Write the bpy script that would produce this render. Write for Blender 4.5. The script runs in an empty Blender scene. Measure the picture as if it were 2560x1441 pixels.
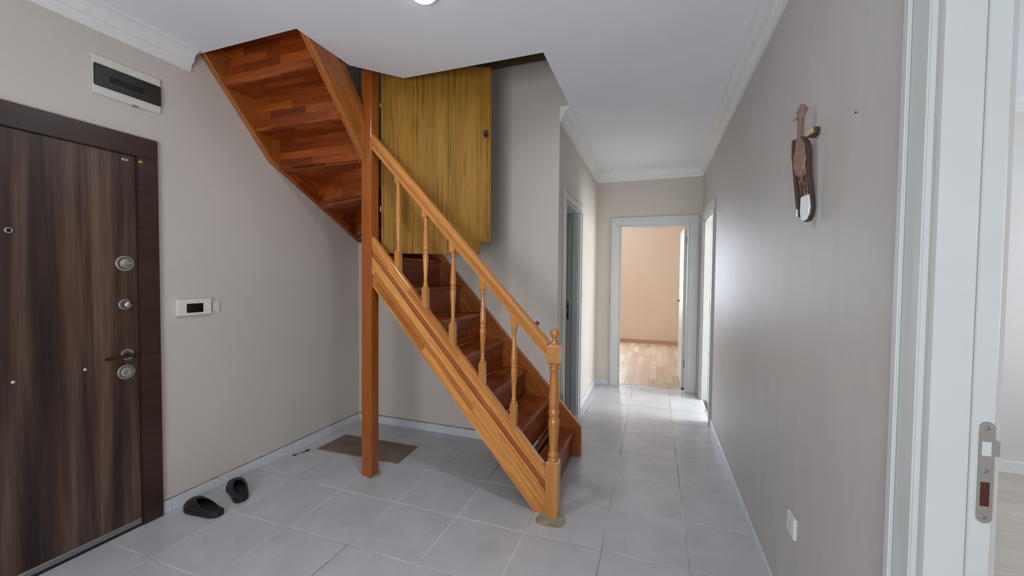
import bpy, bmesh, math, random
from mathutils import Vector, Matrix
random.seed(7)
S = bpy.context.scene
C = S.collection
# ------------------------------------------------------------------ camera
cam_d = bpy.data.cameras.new('camera'); cam = bpy.data.objects.new('camera', cam_d); C.objects.link(cam)
R_ = Vector((0.94191929, 0.33570133, 0.00962696)); U_ = Vector((-0.01906823, 0.02483903, 0.99950959)); F_ = Vector((-0.33529757, 0.94164093, -0.02979759))
cam.matrix_world = Matrix(((R_.x, U_.x, -F_.x, 0.2235), (R_.y, U_.y, -F_.y, -1.5928), (R_.z, U_.z, -F_.z, 1.3679), (0, 0, 0, 1)))
cam_d.sensor_width = 36.0; cam_d.lens = 998.97 / 2560 * 36.0; cam_d.clip_start = 0.02
S.camera = cam
# ------------------------------------------------------------------ world, exposure, window light, upstairs fill
w = bpy.data.worlds.new('world'); S.world = w; w.use_nodes = True
w.node_tree.nodes['Background'].inputs[0].default_value = (0.62, 0.75, 1.0, 1); w.node_tree.nodes['Background'].inputs[1].default_value = 0.6
S.view_settings.view_transform = 'Standard'; S.view_settings.look = 'None'; S.view_settings.gamma = 1.0
S.view_settings.use_curve_mapping = False; S.view_settings.exposure = 0.15

def area(name, loc, aim, sx, sy, power, col, spread=180):
    d = bpy.data.lights.new(name, 'AREA'); d.shape = 'RECTANGLE'; d.size = sx; d.size_y = sy; d.energy = power; d.color = col
    d.spread = math.radians(spread)
    o = bpy.data.objects.new(name, d); C.objects.link(o); o.location = loc
    o.rotation_euler = Vector(aim).to_track_quat('-Z', 'Y').to_euler()
    return o
COOL = (0.80, 0.88, 1.0); WHITE = (1.0, 0.97, 0.93); WARM = (1.0, 0.90, 0.78)
area('hall_window_daylight', (-0.30, -3.28, 1.35), (0.0, 1, 0.42), 1.3, 1.7, 78, (0.86, 0.92, 1.0))
area('upstairs_fill_light', (0.9, -1.9, 4.3), (-0.2, 1.0, -0.2), 0.8, 0.8, 3, COOL)  # weak fill added upstairs; no window known there
area('living_room_daylight', (3.52, -2.3, 1.5), (-1, 0.25, 0), 1.5, 1.5, 22, COOL)
area('living_room_daylight_far', (3.52, 0.9, 1.5), (-1, 0.1, 0), 1.6, 1.5, 27, COOL)
area('small_bedroom_daylight', (3.5, 2.96, 1.45), (-1, 0, 0), 0.9, 1.3, 125, (0.86, 0.93, 1.0))
area('bedroom_daylight', (-1.15, 7.04, 1.45), (0.12, -1, 0), 1.3, 1.5, 76, (0.76, 0.85, 1.0))

# ------------------------------------------------------------------ dimensions
XL, XC, XR = -2.375, -0.481, 0.738
YK, YB, YE = -3.4, 1.44, 3.551
ZC = 2.667
T = 0.405
WT = 0.13

# ------------------------------------------------------------------ materials
def new_mat(name):
    m = bpy.data.materials.new(name); m.use_nodes = True
    nt = m.node_tree; b = nt.nodes['Principled BSDF']
    return m, nt, b
def N(nt, typ, **kw):
    n = nt.nodes.new(typ)
    for k, v in kw.items():
        if isinstance(v, tuple) and k.startswith('i_'): pass
        setattr(n, k, v)
    return n
def ramp(nt, stops):
    r = nt.nodes.new('ShaderNodeValToRGB'); e = r.color_ramp.elements
    while len(e) > 1: e.remove(e[-1])
    e[0].position = stops[0][0]; e[0].color = (*stops[0][1], 1)
    for p, c in stops[1:]:
        x = e.new(p); x.color = (*c, 1)
    return r
def coords(nt, scale=(1, 1, 1), rand=True):
    tc = nt.nodes.new('ShaderNodeTexCoord'); out = tc.outputs['Object']
    if rand:
        oi = nt.nodes.new('ShaderNodeObjectInfo'); vm = nt.nodes.new('ShaderNodeVectorMath'); vm.operation = 'SCALE'
        vm.inputs[0].default_value = (17.3, 11.7, 5.1); nt.links.new(oi.outputs['Random'], vm.inputs['Scale'])
        ad = nt.nodes.new('ShaderNodeVectorMath'); ad.operation = 'ADD'
        nt.links.new(out, ad.inputs[0]); nt.links.new(vm.outputs[0], ad.inputs[1]); out = ad.outputs[0]
    mp = nt.nodes.new('ShaderNodeMapping'); mp.inputs['Scale'].default_value = scale
    nt.links.new(out, mp.inputs['Vector']); return mp.outputs['Vector']
def noise(nt, vec, scale, detail=4, rough=0.55, dist=0.0):
    n = nt.nodes.new('ShaderNodeTexNoise'); n.inputs['Scale'].default_value = scale; n.inputs['Detail'].default_value = detail
    n.inputs['Roughness'].default_value = rough; n.inputs['Distortion'].default_value = dist
    nt.links.new(vec, n.inputs['Vector']); return n.outputs['Fac']
def mix(nt, a, b, fac, mode='MIX'):
    m = nt.nodes.new('ShaderNodeMix'); m.data_type = 'RGBA'; m.blend_type = mode
    for s, v in ((6, a), (7, b)):
        if isinstance(v, tuple): m.inputs[s].default_value = (*v, 1)
        else: nt.links.new(v, m.inputs[s])
    if isinstance(fac, (int, float)): m.inputs[0].default_value = fac
    else: nt.links.new(fac, m.inputs[0])
    return m.outputs[2]
def bump(nt, b, h, strength=0.2, dist=0.002):
    n = nt.nodes.new('ShaderNodeBump'); n.inputs['Strength'].default_value = strength; n.inputs['Distance'].default_value = dist
    nt.links.new(h, n.inputs['Height']); nt.links.new(n.outputs[0], b.inputs['Normal'])
def plain(name, col, rough=0.5, metal=0.0, var=0.0, coat=0.0, vscale=30):
    m, nt, b = new_mat(name)
    b.inputs['Roughness'].default_value = rough; b.inputs['Metallic'].default_value = metal; b.inputs['Coat Weight'].default_value = coat
    v = coords(nt); f = noise(nt, v, vscale, 3)
    k = max(var, 0.03)
    r = ramp(nt, [(0.3, tuple(c * (1 - k) for c in col)), (0.7, tuple(min(1, c * (1 + k)) for c in col))])
    nt.links.new(f, r.inputs[0]); nt.links.new(r.outputs[0], b.inputs['Base Color'])
    return m
def paint(name, col, rough=0.55, streak=0.0, spec=0.4):
    m, nt, b = new_mat(name)
    v = coords(nt, rand=False); f = noise(nt, v, 1.7, 4)
    r = ramp(nt, [(0.25, tuple(c * 0.965 for c in col)), (0.75, tuple(min(1, c * 1.03) for c in col))])
    nt.links.new(f, r.inputs[0]); out = r.outputs[0]
    if streak:
        v2 = coords(nt, (4, 4, 0.9), rand=False); f2 = noise(nt, v2, 2.2, 6, 0.65, 0.6)
        r2 = ramp(nt, [(0.35, (1 - streak,) * 3), (0.6, (1, 1, 1))]); nt.links.new(f2, r2.inputs[0])
        out = mix(nt, out, r2.outputs[0], 1.0, 'MULTIPLY')
    nt.links.new(out, b.inputs['Base Color']); b.inputs['Roughness'].default_value = rough
    b.inputs['Specular IOR Level'].default_value = spec
    v3 = coords(nt, rand=False); f3 = noise(nt, v3, 160, 2); bump(nt, b, f3, 0.12, 0.001)
    return m
def lamella(name, tones, ln=0.42, wd=0.045, rough=0.3, coat=0.35, grain=0.35):
    m, nt, b = new_mat(name)
    v = coords(nt)
    br = nt.nodes.new('ShaderNodeTexBrick'); br.offset = 0.37; br.offset_frequency = 2; br.squash = 1.0
    br.inputs['Color1'].default_value = (0, 0, 0, 1); br.inputs['Color2'].default_value = (1, 1, 1, 1); br.inputs['Mortar'].default_value = (0.1, 0.1, 0.1, 1)
    br.inputs['Scale'].default_value = 1; br.inputs['Mortar Size'].default_value = 0.0004; br.inputs['Brick Width'].default_value = ln; br.inputs['Row Height'].default_value = wd
    nt.links.new(v, br.inputs['Vector'])
    r = ramp(nt, [(0.0, tones[0]), (0.25, tones[1]), (0.55, tones[2]), (1.0, tones[3])]); nt.links.new(br.outputs['Color'], r.inputs[0])
    v2 = coords(nt, (1.6, 38, 38)); f = noise(nt, v2, 2.0, 5, 0.6, 0.6)
    g = ramp(nt, [(0.32, (1 - grain,) * 3), (0.62, (1.06, 1.06, 1.06))]); nt.links.new(f, g.inputs[0])
    c = mix(nt, r.outputs[0], g.outputs[0], 1.0, 'MULTIPLY')
    v3 = coords(nt, (1.0, 9, 9)); f3 = noise(nt, v3, 3.0, 3, 0.5, 1.5)
    g3 = ramp(nt, [(0.35, (0.86, 0.82, 0.78)), (0.6, (1, 1, 1))]); nt.links.new(f3, g3.inputs[0])
    c = mix(nt, c, g3.outputs[0], 0.8, 'MULTIPLY')
    nt.links.new(c, b.inputs['Base Color']); b.inputs['Roughness'].default_value = rough
    b.inputs['Coat Weight'].default_value = coat; b.inputs['Coat Roughness'].default_value = 0.18
    bump(nt, b, f, 0.06, 0.001)
    return m
def streaky(name, stops, axis=2, wide=6.0, fine=40.0, along=0.35, rough=0.4, coat=0.0, fine_amt=0.5, rand=True, spec=0.5):
    m, nt, b = new_mat(name)
    s1 = [wide] * 3; s1[axis] = along; s2 = [fine] * 3; s2[axis] = along * 2.2
    v = coords(nt, tuple(s1), rand); f = noise(nt, v, 1.0, 4, 0.55, 0.5)
    r = ramp(nt, stops); nt.links.new(f, r.inputs[0])
    v2 = coords(nt, tuple(s2), rand); f2 = noise(nt, v2, 1.0, 5, 0.65, 0.3)
    g = ramp(nt, [(0.3, (1 - fine_amt,) * 3), (0.6, (1.05, 1.05, 1.05))]); nt.links.new(f2, g.inputs[0])
    c = mix(nt, r.outputs[0], g.outputs[0], 1.0, 'MULTIPLY')
    nt.links.new(c, b.inputs['Base Color']); b.inputs['Roughness'].default_value = rough; b.inputs['Coat Weight'].default_value = coat
    b.inputs['Specular IOR Level'].default_value = spec
    bump(nt, b, f2, 0.15, 0.001)
    return m
def tile_mat(name, lo, hi, rough=0.3):
    m, nt, b = new_mat(name)
    v = coords(nt); f = noise(nt, v, 4.5, 5, 0.55, 0.1)
    r = ramp(nt, [(0.1, lo), (0.5, tuple((a + c) / 2 for a, c in zip(lo, hi))), (0.9, hi)]); nt.links.new(f, r.inputs[0])
    f2 = noise(nt, coords(nt), 30, 4, 0.6); g = ramp(nt, [(0.2, (0.95, 0.95, 0.95)), (0.8, (1.04, 1.04, 1.04))]); nt.links.new(f2, g.inputs[0])
    c = mix(nt, r.outputs[0], g.outputs[0], 1.0, 'MULTIPLY')
    nt.links.new(c, b.inputs['Base Color'])
    b.inputs['Roughness'].default_value = rough
    return m
def plank_mat(name, lo, hi, rough=0.4):
    m, nt, b = new_mat(name)
    oi = nt.nodes.new('ShaderNodeObjectInfo')
    r = ramp(nt, [(0.0, lo), (1.0, hi)]); nt.links.new(oi.outputs['Random'], r.inputs[0])
    f = noise(nt, coords(nt, (2.5, 40, 40)), 2.0, 4); g = ramp(nt, [(0.3, (0.88, 0.86, 0.84)), (0.65, (1.03, 1.03, 1.03))]); nt.links.new(f, g.inputs[0])
    nt.links.new(mix(nt, r.outputs[0], g.outputs[0], 1.0, 'MULTIPLY'), b.inputs['Base Color']); b.inputs['Roughness'].default_value = rough
    return m

M = {}
M['wall'] = paint('wall_paint_beige', (0.62, 0.562, 0.50), 0.5)
M['wall_r'] = paint('wall_paint_beige_satin', (0.545, 0.515, 0.475), 0.50, streak=0.05, spec=0.42)
M['cream'] = paint('wall_paint_cream', (0.80, 0.66, 0.52), 0.6)
M['pale'] = paint('wall_paint_pale', (0.74, 0.71, 0.66), 0.6)
M['ceil'] = paint('ceiling_paint_white', (0.88, 0.89, 0.94), 0.8, spec=0.2)
M['cornice'] = plain('plaster_white', (0.82, 0.81, 0.79), 0.6)
M['white'] = plain('white_lacquer', (0.59, 0.605, 0.585), 0.38, var=0.01, vscale=4)
M['tile'] = tile_mat('floor_tile_grey', (0.46, 0.465, 0.485), (0.635, 0.635, 0.655), 0.27)
def grout_mat():
    m, nt, b = new_mat('grout')
    f = noise(nt, coords(nt, rand=False), 1.3, 5, 0.6)
    r = ramp(nt, [(0.38, (0.17, 0.165, 0.16)), (0.47, (0.45, 0.44, 0.42)), (0.56, (0.80, 0.79, 0.76))]); nt.links.new(f, r.inputs[0])
    nt.links.new(r.outputs[0], b.inputs['Base Color']); b.inputs['Roughness'].default_value = 0.8
    return m
M['grout'] = grout_mat()
M['skirt'] = tile_mat('skirting_tile_grey', (0.60, 0.61, 0.64), (0.68, 0.69, 0.73), 0.3)
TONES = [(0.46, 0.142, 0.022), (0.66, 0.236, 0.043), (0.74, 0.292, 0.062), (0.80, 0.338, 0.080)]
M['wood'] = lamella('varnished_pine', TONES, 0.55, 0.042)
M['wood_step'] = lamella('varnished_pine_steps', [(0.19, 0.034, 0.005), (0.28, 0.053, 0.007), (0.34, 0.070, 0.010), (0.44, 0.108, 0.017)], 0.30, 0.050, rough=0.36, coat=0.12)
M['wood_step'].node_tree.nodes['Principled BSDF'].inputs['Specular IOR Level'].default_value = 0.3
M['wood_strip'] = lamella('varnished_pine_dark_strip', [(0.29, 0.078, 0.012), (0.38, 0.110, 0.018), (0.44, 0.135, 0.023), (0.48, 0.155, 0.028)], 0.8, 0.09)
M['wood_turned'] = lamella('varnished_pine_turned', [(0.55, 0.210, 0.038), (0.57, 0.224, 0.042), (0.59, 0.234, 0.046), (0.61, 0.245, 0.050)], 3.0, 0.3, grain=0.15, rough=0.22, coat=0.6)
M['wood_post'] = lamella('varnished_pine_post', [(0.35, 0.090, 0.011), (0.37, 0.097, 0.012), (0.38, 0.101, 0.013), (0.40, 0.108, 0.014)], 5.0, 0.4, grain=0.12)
def olive_mat():
    m, nt, b = new_mat('olive_veneer')
    f = noise(nt, coords(nt, (0.9, 14, 14)), 1.0, 4, 0.55, 0.6)
    r = ramp(nt, [(0.25, (0.24, 0.108, 0.009)), (0.5, (0.315, 0.150, 0.014)), (0.75, (0.37, 0.185, 0.021))]); nt.links.new(f, r.inputs[0])
    f2 = noise(nt, coords(nt, (2.6, 75, 75)), 1.0, 3, 0.6, 0.9)
    g = ramp(nt, [(0.33, (0.50, 0.45, 0.36)), (0.44, (0.92, 0.92, 0.9)), (0.62, (1.05, 1.05, 1.05))]); nt.links.new(f2, g.inputs[0])
    nt.links.new(mix(nt, r.outputs[0], g.outputs[0], 1.0, 'MULTIPLY'), b.inputs['Base Color'])
    b.inputs['Roughness'].default_value = 0.58; b.inputs['Specular IOR Level'].default_value = 0.25; bump(nt, b, f2, 0.1, 0.001)
    return m
M['olive'] = olive_mat()
M['walnut'] = streaky('walnut_foil', [(0.34, (0.022, 0.011, 0.008)), (0.45, (0.046, 0.024, 0.017)), (0.54, (0.085, 0.047, 0.032)), (0.66, (0.15, 0.090, 0.064))], axis=2, wide=9, fine=45, along=0.5, rough=0.42, fine_amt=0.45)
M['walnut_frame'] = streaky('walnut_frame_foil', [(0.3, (0.036, 0.016, 0.011)), (0.7, (0.052, 0.024, 0.016))], axis=2, wide=5, fine=40, along=0.4, rough=0.4, fine_amt=0.25)
M['laminate'] = plank_mat('laminate_beech', (0.52, 0.39, 0.26), (0.72, 0.58, 0.43))
M['laminate_pale'] = plank_mat('laminate_pale', (0.55, 0.49, 0.42), (0.68, 0.62, 0.54))
M['tan'] = plain('tan_skirting', (0.55, 0.36, 0.22), 0.5)
M['nickel'] = plain('satin_nickel', (0.36, 0.34, 0.30), 0.5, 0.55)
M['chrome'] = plain('chrome', (0.75, 0.75, 0.75), 0.18, 1.0)
M['bronze'] = plain('dark_bronze', (0.10, 0.065, 0.035), 0.35, 0.8)
M['steel'] = plain('grey_steel', (0.30, 0.29, 0.28), 0.4, 0.7)
M['black'] = plain('black_rubber_and_slot_shade', (0.01, 0.01, 0.011), 0.6)  # door seal rubber; also the shade in the first tread slot
M['hole'] = plain('dark_opening', (0.012, 0.010, 0.010), 0.9)
M['red_hole'] = plain('raw_red_wood', (0.07, 0.012, 0.003), 0.8, var=0.3)
M['plastic'] = plain('white_plastic', (0.74, 0.74, 0.70), 0.35)
M['plastic_old'] = plain('ivory_plastic', (0.70, 0.68, 0.60), 0.4)
M['smoke'] = plain('smoked_cover', (0.028, 0.026, 0.026), 0.25, coat=0.3, var=0.2, vscale=12)
M['screen'] = plain('dark_screen', (0.008, 0.007, 0.006), 0.12)
M['knob'] = plain('black_knob', (0.012, 0.009, 0.008), 0.2, coat=0.5)
M['brass'] = plain('old_brass', (0.55, 0.38, 0.14), 0.4, 0.8)
M['card'] = plain('brown_hardboard', (0.20, 0.14, 0.105), 0.6, var=0.12, vscale=6)
M['slip_sole'] = plain('black_sole', (0.012, 0.012, 0.014), 0.6)
M['slip_up'] = plain('dark_brown_leather', (0.018, 0.010, 0.009), 0.5, var=0.2, vscale=50)
M['slip_in'] = plain('dark_insole', (0.010, 0.008, 0.009), 0.8)
M['sheath'] = plain('carved_brown_wood', (0.25, 0.15, 0.12), 0.4, var=0.25, vscale=90, coat=0.2)
M['sheath_dark'] = plain('dark_wood_and_rim_shade', (0.07, 0.040, 0.032), 0.4, var=0.2)  # dark wood; sheath's right rim also has shading and shadow in this colour
M['silver'] = plain('polished_silver', (0.80, 0.82, 0.86), 0.15, 1.0)
M['tip'] = plain('pale_metal_tip', (0.80, 0.82, 0.86), 0.35, 0.1)
M['cork'] = plain('yellow_wood_block', (0.50, 0.38, 0.14), 0.6)
M['glue'] = plain('dried_glue', (0.35, 0.325, 0.22), 0.5, var=0.25, vscale=25)
M['leaf'] = plain('dry_scrap', (0.03, 0.03, 0.026), 0.8, var=0.3)
M['sealant'] = plain('dirty_sealant', (0.26, 0.225, 0.19), 0.8, var=0.5, vscale=14)
M['pink'] = plain('pink_plastic', (0.42, 0.03, 0.14), 0.4)
M['clear'] = plain('pale_film', (0.62, 0.64, 0.68), 0.3)
M['wood_dark'] = plain('brown_board', (0.14, 0.085, 0.025), 0.5, var=0.15)
M['unlit_shade'] = paint('bathroom_dark_shade', (0.10, 0.10, 0.11), 0.6)  # darkness of the unlit bathroom put into its surface colour
mg, ntg, bg = new_mat('lamp_glass')
bg.inputs['Base Color'].default_value = (0.9, 0.95, 1, 1); bg.inputs['Emission Color'].default_value = (0.86, 0.95, 1.0, 1); bg.inputs['Emission Strength'].default_value = 6.0
M['lamp'] = mg

# ------------------------------------------------------------------ geometry helpers
WM = {}
def register(o, world, parent):
    WM[o.name] = world
    if parent is not None:
        o.parent = parent; o.matrix_basis = WM[parent.name].inverted() @ world
    else: o.matrix_basis = world
    return o
def link(name, me, mat, world=None, parent=None):
    o = bpy.data.objects.new(name, me); C.objects.link(o)
    if mat is not None and not me.materials: me.materials.append(M[mat])
    return register(o, world or Matrix.Identity(4), parent)
def tag(o, label=None, cat=None, group=None, kind=None):
    if label: o['label'] = label
    if cat: o['category'] = cat
    if group: o['group'] = group
    if kind: o['kind'] = kind
    return o
def empty(name, loc=(0, 0, 0), rot=None, parent=None):
    o = bpy.data.objects.new(name, None); o.empty_display_size = 0.05; C.objects.link(o)
    m = Matrix.Translation(loc)
    if rot is not None: m = m @ rot.to_4x4()
    return register(o, m, parent)
def frame(origin, x, zref):
    x = Vector(x).normalized(); z = Vector(zref); z = z - z.dot(x) * x
    if z.length < 1e-6:
        z = Vector((0, -1, 0)) - Vector((0, -1, 0)).dot(x) * x
    if z.length < 1e-6: z = Vector((0, 0, 1))
    z.normalize(); y = z.cross(x)
    m = Matrix.Identity(4)
    for i in range(3): m[i][0] = x[i]; m[i][1] = y[i]; m[i][2] = z[i]; m[i][3] = origin[i]
    return m
def finish(bm, name, smooth=False):
    bmesh.ops.recalc_face_normals(bm, faces=bm.faces)
    me = bpy.data.meshes.new(name); bm.to_mesh(me); bm.free()
    if smooth:
        for p in me.polygons: p.use_smooth = True
    return me
def prism(name, pts, ext, mat, parent=None, grain=None, face=None, bevel=0.0, seg=1, base=None):
    """extrude a flat outline; local X runs along the grain"""
    pts = [Vector(p) for p in pts]; ext = Vector(ext)
    base_m = (WM[base.name] if base is not None else Matrix.Identity(4))
    g = Vector(grain) if grain is not None else (pts[1] - pts[0])
    o = sum(pts, Vector()) / len(pts) + ext * 0.5
    fr = frame(o, g, face if face is not None else ext)
    inv = fr.inverted(); bm = bmesh.new()
    a = [bm.verts.new(inv @ p) for p in pts]; b = [bm.verts.new(inv @ (p + ext)) for p in pts]
    bm.faces.new(a); bm.faces.new(list(reversed(b))); n = len(a)
    for i in range(n): bm.faces.new((a[i], b[i], b[(i + 1) % n], a[(i + 1) % n]))
    bmesh.ops.recalc_face_normals(bm, faces=bm.faces)
    if bevel: bmesh.ops.bevel(bm, geom=list(bm.edges), offset=bevel, segments=seg, affect='EDGES', clamp_overlap=True)
    return link(name, finish(bm, name), mat, base_m @ fr, parent)
def box(name, x0, x1, y0, y1, z0, z1, mat, parent=None, grain=(1, 0, 0), bevel=0.0, seg=1, base=None, face=None):
    return prism(name, [(x0, y0, z0), (x1, y0, z0), (x1, y1, z0), (x0, y1, z0)], (0, 0, z1 - z0), mat, parent, grain, face, bevel, seg, base)
def boxes(name, lst, mat, parent=None, world=None):
    """several plain boxes welded into one surface object (wall with openings)"""
    bm = bmesh.new()
    for x0, x1, y0, y1, z0, z1 in lst:
        v = [bm.verts.new(p) for p in ((x0, y0, z0), (x1, y0, z0), (x1, y1, z0), (x0, y1, z0), (x0, y0, z1), (x1, y0, z1), (x1, y1, z1), (x0, y1, z1))]
        for f in ((0, 3, 2, 1), (4, 5, 6, 7), (0, 1, 5, 4), (1, 2, 6, 5), (2, 3, 7, 6), (3, 0, 4, 7)): bm.faces.new([v[i] for i in f])
    return link(name, finish(bm, name), mat, world, parent)
def lathe(name, prof, origin, axis, mat, parent=None, seg=28, base=None):
    """revolve (radius, distance) about an axis; local X is the axis"""
    bm = bmesh.new(); rings = []
    for r, d in prof:
        if r < 1e-5: rings.append([bm.verts.new((d, 0, 0))])
        else: rings.append([bm.verts.new((d, r * math.cos(t * 2 * math.pi / seg), r * math.sin(t * 2 * math.pi / seg))) for t in range(seg)])
    for a, b in zip(rings, rings[1:]):
        for i in range(seg):
            j = (i + 1) % seg
            if len(a) == 1 and len(b) == 1: continue
            if len(a) == 1: bm.faces.new((a[0], b[i], b[j]))
            elif len(b) == 1: bm.faces.new((a[i], b[0], a[j]))
            else: bm.faces.new((a[i], b[i], b[j], a[j]))
    for r in (rings[0], rings[-1]):
        if len(r) > 1: bm.faces.new(r)
    me = finish(bm, name)
    for p in me.polygons: p.use_smooth = len(p.vertices) <= 4
    ax = Vector(axis).normalized()
    ref = Vector((0, -1, 0)) if abs(ax.y) < 0.9 else Vector((0, 0, 1))
    fr = frame(Vector(origin), ax, ref)
    return link(name, me, mat, (WM[base.name] if base is not None else Matrix.Identity(4)) @ fr, parent)
def disc_blob(name, cx, cy, rx, ry, z, mat, parent=None, seed=1, n=26, th=0.0012):
    rnd = random.Random(seed); k = [rnd.uniform(0.82, 1.12) for _ in range(n)]
    pts = []
    for i in range(n):
        f = (k[i] + k[i - 1] + k[(i + 1) % n]) / 3; t = 2 * math.pi * i / n
        pts.append((cx + rx * f * math.cos(t), cy + ry * f * math.sin(t), z))
    return prism(name, pts, (0, 0, th), mat, parent, grain=(1, 0, 0))
def slope_pts(y, *xz): return [(x, y, z) for x, z in xz]

# ================================================================== SETTING
# floor: grout bed + tiles
floor = boxes('floor', [(XL - 0.02, XR + 0.02, YK, YB + 0.01, -0.12, -0.0016), (XC - 0.02, XR + 0.02, YB + 0.01, YE + 0.11, -0.12, -0.0016)], 'grout')
tag(floor, kind='structure')
J = 0.0026
def chamfer_tile(dx, dy):
    bm = bmesh.new(); c = 0.0008; h = 0.008
    lo = [bm.verts.new((sx * dx / 2, sy * dy / 2, -h)) for sx, sy in ((-1, -1), (1, -1), (1, 1), (-1, 1))]
    mi = [bm.verts.new((sx * dx / 2, sy * dy / 2, -0.0012)) for sx, sy in ((-1, -1), (1, -1), (1, 1), (-1, 1))]
    up = [bm.verts.new((sx * (dx / 2 - c), sy * (dy / 2 - c), 0)) for sx, sy in ((-1, -1), (1, -1), (1, 1), (-1, 1))]
    for a, b in ((lo, mi), (mi, up)):
        for i in range(4): bm.faces.new((a[i], a[(i + 1) % 4], b[(i + 1) % 4], b[i]))
    bm.faces.new(up); bm.faces.new(list(reversed(lo)))
    me = finish(bm, 'tile'); me.materials.append(M['tile']); return me
tile_cache = {}
def put_tile(x0, x1, y0, y1, parent):
    x0 += J; x1 -= J; y0 += J; y1 -= J
    if x1 - x0 < 0.012 or y1 - y0 < 0.012: return
    key = (round(x1 - x0, 4), round(y1 - y0, 4))
    if key not in tile_cache: tile_cache[key] = chamfer_tile(*key)
    o = bpy.data.objects.new('tile', tile_cache[key]); C.objects.link(o)
    register(o, Matrix.Translation(((x0 + x1) / 2, (y0 + y1) / 2, 0)), parent)
DX0, DX1 = -0.19, 0.605     # end doorway
for i in range(-6, 2):
    for j in range(-9, 9):
        x0, x1, y0, y1 = i * T, (i + 1) * T, j * T, (j + 1) * T
        cx0, cx1 = max(x0, XL), min(x1, XR)
        if y1 <= YB + 1e-6: put_tile(cx0, cx1, max(y0, YK), y1, floor); continue
        if y0 < YB and x0 < XC:
            put_tile(cx0, min(cx1, XC), y0, YB, floor)
            if x1 > XC: put_tile(XC, cx1, y0, y1, floor)
            continue
        if x1 <= XC: continue
        cx0 = max(cx0, XC)
        if y1 <= YE: put_tile(cx0, cx1, y0, y1, floor)
        elif y0 < YE:
            inside = x0 >= DX0 and x1 <= DX1
            put_tile(cx0, cx1, y0, y1 if inside else YE, floor)
            if not inside: put_tile(max(cx0, DX0), min(cx1, DX1), YE, y1, floor)
# ceiling with the stair opening
OX1, OX2, OX3, OY1, OY2, OY3 = -1.587, -1.36, -0.409, 0.05, 0.437, 0.685
ceil = prism('ceiling', [(XL, YK, ZC), (XR, YK, ZC), (XR, YE, ZC), (XC, YE, ZC), (XC, YB, ZC), (OX3, YB, ZC), (OX3, OY3, ZC), (OX2, OY3, ZC), (OX1, OY2, ZC), (OX1, OY1, ZC), (XL, OY1, ZC)], (0, 0, 0.30), 'ceil', grain=(1, 0, 0))
tag(ceil, kind='structure')
# walls
DE0, DE1, DEH = -1.13, -0.163, 2.086         # entrance door rough opening
tag(boxes('wall_left', [(XL - 0.2, XL, YK, DE0 - 0.09, -0.1, 5.2), (XL - 0.2, XL, DE0 - 0.09, DE1, DEH, 5.2), (XL - 0.2, XL, DE1, YB + 0.2, -0.1, 5.2)], 'wall'), kind='structure')
tag(boxes('wall_back', [(XL, XC - WT, YB, YB + 0.2, -0.1, 5.2), (XC - WT, 1.7, YB, YB + 0.2, ZC + 0.3, 5.2), (XC - 0.05, OX3, YB - 0.003, YB + 0.001, ZC - 0.0, ZC + 0.32)], 'wall'), kind='structure')
LD0, LD1, DH = 1.69, 2.335, 2.005            # left corridor door opening
tag(boxes('wall_corridor', [(XC - WT, XC, YB, LD0, -0.1, ZC + 0.3), (XC - WT, XC, LD1, YE + WT, -0.1, ZC + 0.3), (XC - WT, XC, LD0, LD1, DH, ZC + 0.3)], 'wall'), kind='structure')
tag(boxes('wall_end', [(XC, DX0, YE, YE + WT, -0.1, ZC + 0.3), (DX1, XR, YE, YE + WT, -0.1, ZC + 0.3), (DX0, DX1, YE, YE + WT, DH, ZC + 0.3)], 'wall'), kind='structure')
RD0, RD1 = 2.56, 3.32                        # right corridor door opening
FD0, FD1 = -1.36, -0.565                     # foreground door opening
WR = 0.115
tag(boxes('wall_right', [(XR, XR + WR, YK, FD0, -0.1, ZC + 0.3), (XR, XR + WR, FD1, RD0, -0.1, ZC + 0.3), (XR, XR + WR, RD1, YE + WT, -0.1, ZC + 0.3), (XR, XR + WR, FD0, FD1, DH, ZC + 0.3), (XR, XR + WR, RD0, RD1, DH, ZC + 0.3)], 'wall_r'), kind='structure')
tag(boxes('wall_front', [(XL - 0.2, XR + WR, YK - 0.15, YK, -0.1, ZC + 0.3)], 'wall'), kind='structure')
# upper storey shell round the stair opening
tag(boxes('wall_upper_right', [(1.6, 1.7, -2.1, YB, ZC + 0.3, 5.2)], 'wall'), kind='structure')
tag(boxes('wall_upper_front', [(XL, 1.7, -2.2, -2.1, ZC + 0.3, 5.2)], 'wall'), kind='structure')
tag(boxes('ceiling_upper', [(XL - 0.2, 1.7, -2.2, YB + 0.2, 5.2, 5.3)], 'ceil'), kind='structure')
tag(box('trim_upper_skirting', -1.5, 0.4, YB - 0.018, YB, 3.035, 3.16, 'wood_dark', grain=(1, 0, 0), bevel=0.003), kind='structure')
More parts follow.
